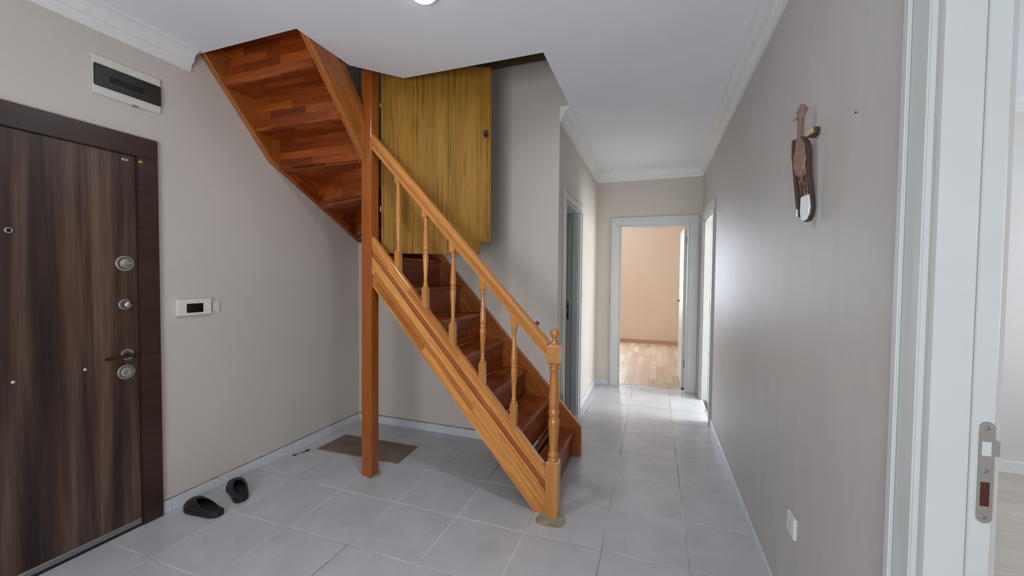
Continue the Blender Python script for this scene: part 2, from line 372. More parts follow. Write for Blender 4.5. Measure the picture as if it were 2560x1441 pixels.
# rooms seen through the doorways
tag(boxes('floor_bedroom', [(-2.0, 1.5, YE + 0.115, 7.15, -0.12, -0.007)], 'tan'), kind='structure')
tag(boxes('wall_bedroom_back', [(-2.1, 1.6, 7.13, 7.25, -0.1, ZC)], 'cream'), kind='structure')
tag(boxes('wall_bedroom_left', [(-2.1, -2.0, YE + WT, 7.13, -0.1, ZC)], 'cream'), kind='structure')
tag(boxes('wall_bedroom_right', [(1.5, 1.6, YE + WT, 7.13, -0.1, ZC)], 'cream'), kind='structure')
tag(boxes('wall_bedroom_front', [(-2.0, XC - WT, YE + 0.03, YE + WT, -0.1, ZC), (XR + WR, 1.5, YE + 0.03, YE + WT, -0.1, ZC)], 'cream'), kind='structure')
tag(boxes('ceiling_bedroom', [(-2.1, 1.6, YE + WT, 7.25, ZC, ZC + 0.1)], 'ceil'), kind='structure')
tag(box('baseboard_bedroom', -2.0, 1.5, 7.115, 7.13, -0.006, 0.075, 'tan', grain=(1, 0, 0), bevel=0.003), kind='structure')
RX0, RX1 = XR + WR, 3.6
tag(boxes('floor_living_room', [(RX0 - 0.05, RX1, YK, 2.26, -0.12, -0.007)], 'laminate_pale'), kind='structure')
tag(boxes('wall_living_room_back', [(RX0, RX1, 2.26, 2.38, -0.1, ZC)], 'pale'), kind='structure')
tag(boxes('wall_living_room_right', [(RX1, RX1 + 0.1, YK, 3.6, -0.1, ZC)], 'pale'), kind='structure')
tag(boxes('wall_living_room_front', [(RX0, RX1 + 0.1, YK - 0.15, YK, -0.1, ZC)], 'pale'), kind='structure')
tag(boxes('ceiling_living_room', [(RX0, RX1 + 0.1, YK - 0.15, 3.6, ZC, ZC + 0.1)], 'ceil'), kind='structure')
tag(boxes('floor_small_bedroom', [(RX0 - 0.05, RX1, 2.38, YE, -0.12, -0.001)], 'laminate_pale'), kind='structure')
tag(boxes('wall_small_bedroom', [(RX0, RX1, YE, YE + 0.03, -0.1, ZC)], 'pale'), kind='structure')
tag(boxes('floor_bathroom', [(-2.3, XC - WT + 0.05, YB + 0.2, YE, -0.12, -0.001)], 'unlit_shade'), kind='structure')
tag(boxes('wall_bathroom_left', [(-2.3, -2.2, YB + 0.2, YE, -0.1, ZC)], 'unlit_shade'), kind='structure')
tag(boxes('wall_bathroom_back', [(-2.3, XC - WT, YE - 0.08, YE + 0.02, -0.1, ZC)], 'unlit_shade'), kind='structure')
tag(boxes('ceiling_bathroom', [(-2.3, XC - WT, YB + 0.2, YE, ZC, ZC + 0.1)], 'unlit_shade'), kind='structure')
# laminate planks
def planks(parent, x0, x1, y0, y1, z, wd, ln, along, mat, seed):
    rnd = random.Random(seed); cache = {}
    a0, a1, b0, b1 = (y0, y1, x0, x1) if along == 'y' else (x0, x1, y0, y1)
    b = b0
    while b < b1 - 0.01:
        a = a0 - rnd.uniform(0.1, ln)
        while a < a1:
            s, e = max(a, a0), min(a + ln, a1)
            if e - s > 0.03:
                L = round(e - s, 3); key = L
                if key not in cache:
                    bm = bmesh.new(); bmesh.ops.create_cube(bm, size=1.0)
                    bmesh.ops.scale(bm, vec=(L - 0.0012, wd - 0.0012, 0.008), verts=bm.verts); me = finish(bm, 'plank'); me.materials.append(M[mat]); cache[key] = me
                o = bpy.data.objects.new('plank', cache[key]); C.objects.link(o)
                c = (b + wd / 2, (s + e) / 2) if along == 'y' else ((s + e) / 2, b + wd / 2)
                m = Matrix.Translation((c[0], c[1], z - 0.004))
                if along == 'y': m = m @ Matrix.Rotation(math.pi / 2, 4, 'Z')
                register(o, m, parent)
            a += ln * rnd.choice((0.75, 1.0, 1.0))if False else ln
        b += wd
planks(bpy.data.objects['floor_bedroom'], -0.72, 1.08, YE + 0.115, 7.112, 0.001, 0.10, 0.62, 'y', 'laminate', 3)
planks(bpy.data.objects['floor_living_room'], RX0 + 0.01, 3.2, -0.75, 2.255, 0.001, 0.19, 1.2, 'x', 'laminate_pale', 5)
tag(box('trim_1', DX0, DX1, YE + 0.10, YE + 0.125, -0.004, 0.006, 'chrome', grain=(1, 0, 0), bevel=0.002), kind='structure')
# cornices
CP = [(0, 0), (0.08, 0), (0.079, -0.013), (0.066, -0.016), (0.05, -0.026), (0.040, -0.040), (0.034, -0.056), (0.031, -0.066), (0.016, -0.072), (0.014, -0.084), (0.009, -0.088), (0.008, -0.117), (0, -0.117)]
def cornice(name, p0, p1, out):
    p0 = Vector(p0); p1 = Vector(p1); o = Vector(out)
    pts = [p0 + o * u + Vector((0, 0, v)) for u, v in CP]
    return tag(prism(name, pts, p1 - p0, 'cornice', grain=(p1 - p0)), kind='structure')
cornice('trim_cornice_left', (XL, YK, ZC), (XL, 0.02, ZC), (1, 0, 0))
cornice('trim_cornice_right', (XR, YK, ZC), (XR, YE, ZC), (-1, 0, 0))
cornice('trim_cornice_corridor', (XC, YB, ZC), (XC, YE, ZC), (1, 0, 0))
cornice('trim_cornice_end', (XC, YE, ZC), (XR, YE, ZC), (0, -1, 0))
cornice('trim_cornice_living_room', (RX0, 2.26, ZC), (RX1, 2.26, ZC), (0, -1, 0))
tag(box('baseboard_living_room', RX0, RX1, 2.245, 2.26, -0.006, 0.085, 'cornice', grain=(1, 0, 0), bevel=0.004), kind='structure')
# tile skirtings, piece by piece
def skirting(name, p0, p1, out, first=None, seal=False):
    p0 = Vector(p0); p1 = Vector(p1); d = p1 - p0; L = d.length; d.normalize(); o = Vector(out)
    root = tag(empty(name, p0), kind='structure'); a = 0.0; k = 0
    while a < L - 0.004:
        n = first if (first and k == 0) else 0.403
        e = min(a + n, L)
        if e - a > 0.01:
            s = p0 + d * (a + 0.0008); f = p0 + d * (e - 0.0008)
            prism('skirting_tile', [s, f, f + o * 0.009, s + o * 0.009], (0, 0, 0.068), 'skirt', root, grain=d, bevel=0.0015)
        a = e; k += 1
    if seal: prism('sealant_line', [p0 + Vector((0, 0, 0.0685)), p1 + Vector((0, 0, 0.0685)), p1 + Vector((0, 0, 0.0685)) + o * 0.003, p0 + Vector((0, 0, 0.0685)) + o * 0.003], (0, 0, 0.0065), 'sealant', root, grain=d)
    return root
skirting('baseboard_left', (XL, DE1 + 0.002, 0.0), (XL, YB, 0.0), (1, 0, 0), 0.05, True)
skirting('baseboard_back', (XL + 0.010, YB, 0.0), (XC, YB, 0.0), (0, -1, 0), 0.30, True)
skirting('baseboard_corridor', (XC, LD1 + 0.10, 0.0), (XC, YE, 0.0), (1, 0, 0))
skirting('baseboard_corridor_corner', (XC, YB - 0.009, 0.0), (XC, LD0 - 0.10, 0.0), (1, 0, 0))
skirting('baseboard_end', (XC + 0.010, YE, 0.0), (DX0 - 0.10, YE, 0.0), (0, -1, 0))
skirting('baseboard_end_right', (DX1 + 0.10, YE, 0.0), (XR, YE, 0.0), (0, -1, 0))
skirting('baseboard_right', (XR, FD1 + 0.082, 0.0), (XR, RD0 - 0.09, 0.0), (-1, 0, 0), 0.22)

# ------------------------------------------------------------------ interior door frames
def door_frame(name, origin, along, inward, w, h, depth, cw=0.09, leaf=None):
    """origin: floor point at the wall face, first side of the opening; along: unit vector across the opening; inward: into the wall"""
    a = Vector(along); n = Vector(inward); o = Vector(origin); up = Vector((0, 0, 1))
    root = tag(empty(name, o), kind='structure')
    def P(u, v, z): return o + a * u + n * v + up * z
    def leg(u0, u1, z0, z1, nm, head=False):
        # stepped casing: plate + outer bead
        g = a if head else up
        c = prism(nm, [P(u0, -0.014, z0), P(u1, -0.014, z0), P(u1, 0.0, z0), P(u0, 0.0, z0)] if not head else [P(u0, -0.014, z0), P(u0, -0.014, z1), P(u0, 0, z1), P(u0, 0, z0)], up * (z1 - z0) if not head else a * (u1 - u0), 'white', root, grain=g, bevel=0.003, seg=2)
        return c
    z1 = h + cw
    for s, (u0, u1) in enumerate(((-cw, 0.0), (w, w + cw))):
        c = leg(u0, u1, 0.0, h - 0.0005, 'casing_leg')
        ob = (u0, u0 + 0.022) if s == 0 else (u1 - 0.022, u1)
        prism('casing_bead', [P(ob[0], -0.021, 0), P(ob[1], -0.021, 0), P(ob[1], -0.013, 0), P(ob[0], -0.013, 0)], up * h, 'white', c, grain=up, bevel=0.003, seg=2)
    c = leg(-cw, w + cw, h, z1, 'casing_head', True)
    prism('casing_bead', [P(-cw, -0.021, z1 - 0.022), P(-cw, -0.021, z1), P(-cw, -0.013, z1), P(-cw, -0.013, z1 - 0.022)], a * (w + 2 * cw), 'white', c, grain=a, bevel=0.003, seg=2)
    # jambs: two strips with a rebate between them
    jt = 0.018; sp = 0.062
    for u0, u1, u2 in ((0.0, jt, jt - 0.012), (w - jt, w, w - jt + 0.012)):
        lo, hi = (0.0, jt) if u0 == 0.0 else (w - jt, w)
        prism('jamb', [P(lo, 0.001, 0), P(hi, 0.001, 0), P(hi, sp, 0), P(lo, sp, 0)], up * (h - jt), 'white', root, grain=up, bevel=0.002)
        lo2, hi2 = (0.0, jt - 0.005) if u0 == 0.0 else (w - jt + 0.005, w)
        prism('rebate', [P(lo2, sp + 0.004, 0), P(hi2, sp + 0.004, 0), P(hi2, depth - 0.014, 0), P(lo2, depth - 0.014, 0)], up * (h - jt), 'white', root, grain=up, bevel=0.002)
    prism('jamb_head', [P(0, 0.001, h - jt), P(w, 0.001, h - jt), P(w, depth, h - jt), P(0, depth, h - jt)], up * jt, 'white', root, grain=a, bevel=0.002)
    return root, P
def strike(root, P, u, s, v, z, big=False):
    """strike plate on the rebate face at depth v; s = direction the face looks along u"""
    up = Vector((0, 0, 1)); hw = 0.0115; hh = 0.098
    def Q(dv, dz, du=0.0): return P(u + s * du, v + dv, z + dz)
    n = 8; pts = []
    for i in range(n + 1):
        t = math.pi * i / n; pts.append(Q(hw * math.cos(t), hh - hw + hw * math.sin(t)))
    for i in range(n + 1):
        t = math.pi + math.pi * i / n; pts.append(Q(hw * math.cos(t), -hh + hw + hw * math.sin(t)))
    ext = (P(u + s, v, z) - P(u, v, z)).normalized()
    pl = prism('strike_plate', pts, ext * 0.0022, 'nickel' if big else 'steel', root, grain=up)
    pl2 = prism('latch_hole', [Q(-0.0075, 0.033, 0.001), Q(0.006, 0.033, 0.001), Q(0.006, 0.060, 0.001), Q(-0.0075, 0.060, 0.001)], ext * 0.0016, 'white' if big else 'hole', pl, grain=up)
    prism('bolt_hole', [Q(-0.0075, -0.065, 0.001), Q(0.006, -0.065, 0.001), Q(0.006, -0.018, 0.001), Q(-0.0075, -0.018, 0.001)], ext * 0.0016, 'red_hole' if big else 'hole', pl, grain=up, bevel=0.0003)
    for dz in (0.086, 0.004, -0.086):
        lathe('screw', [(0.0, 0.0), (0.0042, 0.0), (0.0042, 0.0030), (0.002, 0.0034), (0, 0.0030)], Q(-0.001, dz, 0), ext, 'steel', pl, seg=12)
    return pl
# bedroom doorway at the end of the corridor
d2, P2 = door_frame('door_2', (DX0, YE, 0), (1, 0, 0), (0, 1, 0), DX1 - DX0, DH, WT, 0.098)
leaf = box('door_leaf', 0.556, 0.596, YE + WT + 0.02, YE + WT + 0.80, 0.012, DH - 0.02, 'white', d2, grain=(0, 0, 1), bevel=0.002)
for z in (1.78, 0.27):
    h = lathe('hinge', [(0, 0), (0.017, 0), (0.017, 0.085), (0, 0.085)], (0.592, YE + WT + 0.010, z), (0, 0, 1), 'steel', leaf, seg=14)
hd = lathe('handle', [(0, 0), (0.024, 0), (0.024, 0.006), (0.009, 0.008), (0.009, 0.045), (0, 0.045)], (0.556, YE + WT + 0.735, 1.05), (-1, 0, 0), 'nickel', leaf, seg=18)
prism('lever', [(0.506, YE + WT + 0.74, 1.042), (0.518, YE + WT + 0.74, 1.042), (0.518, YE + WT + 0.74, 1.058), (0.506, YE + WT + 0.74, 1.058)], (0, -0.125, -0.004), 'nickel', hd, grain=(0, 1, 0), bevel=0.004, seg=2)
box('dark_weatherstrip', 0.556, 0.60, YE + WT + 0.004, YE + WT + 0.018, 0.001, 0.018, 'bronze', leaf)
# right corridor doorway, left corridor doorway, foreground doorway
d3, P3 = door_frame('door_3', (XR, RD0, 0), (0, 1, 0), (1, 0, 0), RD1 - RD0, DH, WR, 0.09)
strike(d3, P3, RD1 - RD0 - 0.013, -1, 0.088, 1.015)
d4, P4 = door_frame('door_4', (XC, LD0, 0), (0, 1, 0), (-1, 0, 0), LD1 - LD0, DH, WT, 0.09)
strike(d4, P4, LD1 - LD0 - 0.013, -1, 0.10, 1.028)
d5, P5 = door_frame('door_5', (XR, FD0, 0), (0, 1, 0), (1, 0, 0), FD1 - FD0, DH, WR, 0.08)
strike(d5, P5, FD1 - FD0 - 0.013, -1, 0.0885, 1.001, True)
prism('latch_cover', [P5(FD1 - FD0 - 0.0131, 0.0995, 1.034), P5(FD1 - FD0 - 0.0131, 0.1072, 1.034), P5(FD1 - FD0 - 0.0131, 0.1072, 1.061), P5(FD1 - FD0 - 0.0131, 0.0995, 1.061)], (0, -0.0016, 0), 'nickel', d5, grain=(0, 0, 1))

# ------------------------------------------------------------------ entrance door
d1 = tag(empty('door_1', (XL, -0.65, 0)), kind='structure')
fx = XL + 0.022
box('frame_leg', XL - 0.15, fx, -0.257, DE1, 0.0, 1.979, 'walnut_frame', d1, grain=(1, 0, 0), face=(0, 1, 0), bevel=0.003, seg=2)
box('frame_leg', XL - 0.15, fx, DE0 - 0.09, DE0, 0.0, 1.979, 'walnut_frame', d1, grain=(1, 0, 0), face=(0, 1, 0), bevel=0.003, seg=2)
box('frame_head', XL - 0.15, fx, DE0 - 0.09, DE1, 1.98, DEH, 'walnut_frame', d1, grain=(1, 0, 0), face=(0, 1, 0), bevel=0.003, seg=2)
lx = XL + 0.008
dl = box('door_leaf', XL - 0.06, lx, DE0 + 0.001, -0.2575, 0.042, 1.979, 'walnut', d1, grain=(1, 0, 0), face=(0, 0, 1), bevel=0.002)
box('sill_strip', XL - 0.05, lx + 0.010, DE0 + 0.003, -0.262, 0.016, 0.044, 'steel', d1, grain=(0, 1, 0), bevel=0.002)
box('rubber_seal', XL - 0.06, lx + 0.006, DE0 + 0.003, -0.262, 0.0, 0.016, 'black', d1, grain=(0, 1, 0))
def rosette(y, z, r, nm, inner=None):
    ro = lathe(nm, [(0, 0), (r, 0), (r, 0.003), (r * 0.93, 0.0065), (r * 0.80, 0.0065), (r * 0.78, 0.004), (0, 0.004)], (lx, y, z), (1, 0, 0), 'nickel', dl, seg=28)
    return ro
r1 = rosette(-0.312, 1.414, 0.040, 'lock_rosette')
lathe('lock_cap', [(0, 0), (0.025, 0), (0.025, 0.008), (0.022, 0.011), (0, 0.011)], (lx + 0.004, -0.312, 1.414), (1, 0, 0), 'nickel', r1, seg=24)
box('thumb_turn', lx + 0.012, lx + 0.026, -0.330, -0.286, 1.410, 1.420, 'chrome', r1, bevel=0.003, seg=2)
r2 = rosette(-0.314, 1.201, 0.028, 'lock_rosette')
lathe('turn_knob', [(0, 0), (0.009, 0), (0.009, 0.012), (0.017, 0.016), (0.017, 0.026), (0.012, 0.031), (0, 0.031)], (lx + 0.004, -0.314, 1.201), (1, 0, 0), 'chrome', r2, seg=20)
r3 = rosette(-0.308, 0.939, 0.029, 'handle_rosette')
lv = lathe('handle', [(0, 0), (0.010, 0), (0.010, 0.045), (0, 0.045)], (lx + 0.004, -0.308, 0.939), (1, 0, 0), 'bronze', r3, seg=16)
prism('lever', [(lx + 0.036, -0.300, 0.930), (lx + 0.050, -0.300, 0.930), (lx + 0.050, -0.300, 0.947), (lx + 0.036, -0.300, 0.947)], (0.004, -0.120, -0.004), 'bronze', r3, grain=(0, 1, 0), bevel=0.004, seg=2)
r4 = rosette(-0.314, 0.848, 0.0385, 'lock_rosette')
lathe('lock_cap', [(0, 0), (0.027, 0), (0.027, 0.007), (0.023, 0.010), (0.005, 0.0095), (0.004, 0.008), (0, 0.008)], (lx + 0.004, -0.314, 0.848), (1, 0, 0), 'nickel', r4, seg=24)
ph = lathe('peephole', [(0, 0), (0.0135, 0), (0.0135, 0.003), (0.010, 0.006), (0.008, 0.006), (0.0075, 0.003), (0, 0.003)], (lx, -0.706, 1.542), (1, 0, 0), 'nickel', dl, seg=20)
lathe('peephole_lens', [(0, 0), (0.0072, 0), (0, 0.0015)], (lx + 0.0032, -0.706, 1.542), (1, 0, 0), 'screen', ph, seg=16)
for y, z in ((-0.473, 0.895), (-0.704, 0.890)):
    lathe('screw_cap', [(0, 0), (0.009, 0), (0.0075, 0.004), (0, 0.0055)], (lx, y, z), (1, 0, 0), 'chrome', dl, seg=14)
kk = box('chain_plate', lx, lx + 0.005, -0.318, -0.288, 1.944, 1.958, 'chrome', dl, bevel=0.002)
box('chain_catch', fx - 0.002, fx + 0.010, -0.254, -0.236, 1.944, 1.960, 'brass', d1, bevel=0.003)

# ================================================================== STAIRCASE
st = tag(empty('staircase', (-1.0, 0.6, 0)), 'varnished orange pine winder staircase with turned balusters rising to the ceiling opening', 'staircase')
RISE, GO, X1 = 0.2135, 0.192, -0.325
YO0, YO1, YW0 = 0.600, 0.640, 1.400
# outer stringer of the lower flight: three boards
so = empty('outer_stringer', (-0.95, YO0, 0.8), parent=st)
xa, xb = -0.341, -1.549
sl = 1.12
def lineT(x): return -0.113 - sl * x
def lineM1(x): return -0.202 - sl * x
def lineM2(x): return -0.365 - sl * x
def lineB(x): return -0.474 - 1.14 * x
G = (-1, 0, sl)
gp = 0.0012
def lineMs(x): return lineM1(x) - 0.040
gp = 0.0018
for f0, f1, y_, mt in ((lineM1, lineT, 0.0, 'wood'), (lineMs, lineM1, 0.004, 'wood_strip'), (lineM2, lineMs, 0.0, 'wood')):
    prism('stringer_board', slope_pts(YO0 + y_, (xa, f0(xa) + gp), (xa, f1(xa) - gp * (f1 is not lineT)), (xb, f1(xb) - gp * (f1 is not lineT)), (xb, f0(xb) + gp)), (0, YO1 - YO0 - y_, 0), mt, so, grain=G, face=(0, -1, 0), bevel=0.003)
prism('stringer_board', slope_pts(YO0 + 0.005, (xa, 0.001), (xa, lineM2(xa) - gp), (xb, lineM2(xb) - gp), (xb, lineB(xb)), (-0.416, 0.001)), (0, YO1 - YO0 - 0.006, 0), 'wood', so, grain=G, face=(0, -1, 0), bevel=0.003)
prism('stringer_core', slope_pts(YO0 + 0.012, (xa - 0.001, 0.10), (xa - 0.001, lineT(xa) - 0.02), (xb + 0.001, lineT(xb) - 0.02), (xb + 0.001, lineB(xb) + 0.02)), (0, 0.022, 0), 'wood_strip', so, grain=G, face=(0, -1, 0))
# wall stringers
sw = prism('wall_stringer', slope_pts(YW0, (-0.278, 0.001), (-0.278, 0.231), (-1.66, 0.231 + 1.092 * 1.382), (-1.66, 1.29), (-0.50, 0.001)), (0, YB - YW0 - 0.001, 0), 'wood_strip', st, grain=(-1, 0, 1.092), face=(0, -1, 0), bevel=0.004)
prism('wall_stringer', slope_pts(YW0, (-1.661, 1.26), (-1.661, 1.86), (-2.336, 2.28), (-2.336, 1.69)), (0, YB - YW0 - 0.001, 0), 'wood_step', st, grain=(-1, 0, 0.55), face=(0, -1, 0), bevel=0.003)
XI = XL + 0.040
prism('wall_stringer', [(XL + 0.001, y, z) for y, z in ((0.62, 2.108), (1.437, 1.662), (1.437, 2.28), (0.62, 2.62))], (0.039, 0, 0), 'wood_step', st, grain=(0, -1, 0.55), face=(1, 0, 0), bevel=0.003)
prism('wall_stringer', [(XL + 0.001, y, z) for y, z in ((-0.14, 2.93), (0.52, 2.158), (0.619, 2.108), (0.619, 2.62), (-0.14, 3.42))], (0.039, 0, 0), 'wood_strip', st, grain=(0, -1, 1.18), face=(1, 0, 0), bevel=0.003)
# steps of the lower flight
for k in range(1, 7):
    xn = X1 - GO * (k - 1); z = RISE * k
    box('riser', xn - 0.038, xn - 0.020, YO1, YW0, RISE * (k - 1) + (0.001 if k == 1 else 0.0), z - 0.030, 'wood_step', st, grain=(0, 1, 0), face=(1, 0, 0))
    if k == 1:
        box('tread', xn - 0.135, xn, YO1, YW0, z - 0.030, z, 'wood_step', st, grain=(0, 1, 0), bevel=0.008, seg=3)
        box('slot_shade', xn - 0.2115, xn - 0.13, YO1, YW0, z - 0.046, z - 0.032, 'black', st, grain=(0, 1, 0))  # added black strip, stands in for the shade inside the tread slot
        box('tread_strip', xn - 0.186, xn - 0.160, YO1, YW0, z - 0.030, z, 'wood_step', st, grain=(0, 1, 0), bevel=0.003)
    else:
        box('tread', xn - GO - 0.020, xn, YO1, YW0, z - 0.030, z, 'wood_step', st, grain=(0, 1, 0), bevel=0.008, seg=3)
# winder treads and risers
PX, PY = -1.628, 0.674
TH = 0.022
def wtread(k, pts):
    prism('winder_tread', [(x, y, RISE * k - TH) for x, y in pts], (0, 0, TH), 'wood_step', st, grain=(pts[1][0] - pts[0][0], pts[1][1] - pts[0][1], 0), face=(0, 0, 1), bevel=0.003)
def wriser(k, a, b, th=0.016):
    a = Vector((*a, RISE * (k - 1))); b = Vector((*b, RISE * (k - 1))); d = (b - a).normalized(); n = Vector((-d.y, d.x, 0)) * th
    prism('riser', [a, b, b + n, a + n], (0, 0, RISE - TH), 'wood_step', st, grain=d, face=n, bevel=0.0)
xn7 = X1 - GO * 6
box('riser', xn7 - 0.038, xn7 - 0.020, YO1, YW0, RISE * 6, RISE * 7 - TH, 'wood_step', st, grain=(0, 1, 0), face=(1, 0, 0))
wtread(7, [(xn7, YO1), (xn7, YW0), (-1.90, YW0), (PX, PY + 0.004), (-1.549, PY + 0.004), (-1.549, YO1)])
wriser(8, (PX, PY + 0.004), (-1.88, YW0))
wtread(8, [(PX, PY + 0.004), (-1.86, YW0), (XI, YW0), (XI, YW0 - 0.02)])
wriser(9, (PX, PY + 0.004), (XI, YW0 - 0.03))
wtread(9, [(PX, PY + 0.002), (XI, YW0 - 0.002), (XI, 0.93)])
wriser(10, (PX, PY), (XI, 0.945))
wtread(10, [(PX, PY), (XI, 0.965), (XI, 0.580), (-1.632, 0.580)])
YR = {11: 0.580, 12: 0.387, 13: 0.192, 14: 0.0}
XS0, XS1 = -1.630, -1.589
for k in (11, 12, 13, 14):
    y = YR[k]
    box('riser', XI, XS0 + 0.002, y, y + 0.016, RISE * (k - 1) - TH + 0.0005, RISE * k - TH, 'wood_step', st, grain=(1, 0, 0), face=(0, -1, 0))
    if k < 14: box('tread', XI, XS0 + 0.002, YR[k + 1] + 0.0165, y + 0.034, RISE * k - TH, RISE * k, 'wood_step', st, grain=(1, 0, 0), bevel=0.004)
# inner stringer of the upper flight
su = empty('upper_stringer', (XS1, 0.3, 2.4), parent=st)
s2 = 1.165
def q(y, z0): return z0 + s2 * (0.59 - y)
GU = (0, -1, s2)
ya, yb = 0.591, -0.14
for z0, z1, dx in ((2.130, 2.186, -0.004), (2.190, 2.382, 0.0), (2.389, 2.465, -0.010)):
    prism('stringer_board', [(XS0, ya, q(ya, z0)), (XS0, ya, q(ya, z1)), (XS0, yb, q(yb, z1)), (XS0, yb, q(yb, z0))], (XS1 - XS0 + dx, 0, 0), 'wood_strip', su, grain=GU, face=(1, 0, 0), bevel=0.003)
# support post
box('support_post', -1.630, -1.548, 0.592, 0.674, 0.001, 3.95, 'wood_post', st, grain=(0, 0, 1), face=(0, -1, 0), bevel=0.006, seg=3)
# newel post
NX, NY, NH = -0.304, 0.622, 0.036
nw = empty('newel_post', (NX, NY, 0), parent=st)
def sqblock(nm, cx, cy, hw, z0, z1, ch, parent, mat='wood_turned'):
    """square block whose ends are chamfered"""
    bm = bmesh.new(); rs = []
    for z, r in ((z0, hw - ch[0]), (z0 + ch[0], hw), (z1 - ch[1], hw), (z1, hw - ch[1])):
        rs.append([bm.verts.new((z, sx * r, sy * r)) for sx, sy in ((-1, -1), (1, -1), (1, 1), (-1, 1))])
    for a, b in zip(rs, rs[1:]):
        for i in range(4): bm.faces.new((a[i], a[(i + 1) % 4], b[(i + 1) % 4], b[i]))
    bm.faces.new(rs[0]); bm.faces.new(rs[-1])
    bmesh.ops.remove_doubles(bm, verts=bm.verts, dist=1e-5)
    bmesh.ops.recalc_face_normals(bm, faces=bm.faces)
    ed = [e for e in bm.edges if abs(e.verts[0].co.x - e.verts[1].co.x) > 0.02]
    bmesh.ops.bevel(bm, geom=ed, offset=0.0018, segments=2, affect='EDGES')
    return link(nm, finish(bm, nm), mat, frame(Vector((cx, cy, 0)), (0, 0, 1), (0, -1, 0)), parent)
sqblock('newel_base', NX, NY, NH, 0.001, 0.315, (0.0, 0.008), nw)
lathe('newel_shaft', [(0.030, 0.313), (0.033, 0.322), (0.030, 0.330), (0.024, 0.333), (0.026, 0.338), (0.0325, 0.345), (0.0325, 0.352), (0.026, 0.358), (0.0225, 0.365), (0.0235, 0.39), (0.0265, 0.44), (0.0300, 0.49), (0.0315, 0.53), (0.030, 0.553), (0.024, 0.562), (0.0235, 0.566), (0.0285, 0.575), (0.0315, 0.590), (0.0285, 0.606), (0.0235, 0.614), (0.0245, 0.618), (0.029, 0.630), (0.0310, 0.655), (0.0300, 0.70), (0.0265, 0.75), (0.0235, 0.80), (0.0222, 0.828), (0.024, 0.834), (0.030, 0.840), (0.030, 0.847), (0.024, 0.852), (0.024, 0.856), (0.028, 0.862), (0.030, 0.872)], (NX, NY, 0), (0, 0, 1), 'wood_turned', nw)
sqblock('newel_block', NX, NY, NH, 0.868, 0.984, (0.014, 0.012), nw)
lathe('newel_finial', [(0.027, 0.982), (0.029, 0.988), (0.026, 0.994), (0.018, 1.000), (0.0125, 1.010), (0.0125, 1.018)] + [(0.0285 * math.cos(t), 1.045 + 0.0285 * math.sin(t)) for t in [math.radians(a) for a in range(-63, 90, 14)]] + [(0, 1.0735)], (NX, NY, 0), (0, 0, 1), 'wood_turned', nw)
# handrail
hx0, hz0, hx1, hz1 = NX - NH + 0.002, 0.952, -1.549, 2.250
hs = (hz1 - hz0) / (hx0 - hx1)
D = Vector((hx1 - hx0, 0, hz1 - hz0)); Nn = Vector((-D.z, 0, D.x)).normalized() * -1
if Nn.z < 0: Nn = -Nn
prof = [(-0.022, -0.036), (0.022, -0.036), (0.022, -0.022), (0.017, -0.018), (0.017, -0.010), (0.026, -0.006), (0.030, 0.004), (0.030, 0.016), (0.025, 0.027), (0.014, 0.035), (0.0, 0.037), (-0.014, 0.035), (-0.025, 0.027), (-0.030, 0.016), (-0.030, 0.004), (-0.026, -0.006), (-0.017, -0.010), (-0.017, -0.018), (-0.022, -0.022)]
A = Vector((hx0, NY, hz0))
hp = [A + Vector((0, -u, 0)) + Nn * v for u, v in prof]
# vertical end cuts
def vcut(p, x): t = (x - p.x) / D.x; return p + D * t
bm = bmesh.new(); fr = frame(A, D, (0, -1, 0)); inv = fr.inverted()
a = [bm.verts.new(inv @ vcut(p, hx0)) for p in hp]; b = [bm.verts.new(inv @ vcut(p, hx1)) for p in hp]
bm.faces.new(a); bm.faces.new(list(reversed(b)))
for i in range(len(a)): bm.faces.new((a[i], b[i], b[(i + 1) % len(a)], a[(i + 1) % len(a)]))
link('handrail', finish(bm, 'handrail'), 'wood_turned', fr, st)
def rail_under(x): return hz0 + hs * (hx0 - x) - 0.036 / math.cos(math.atan(hs))
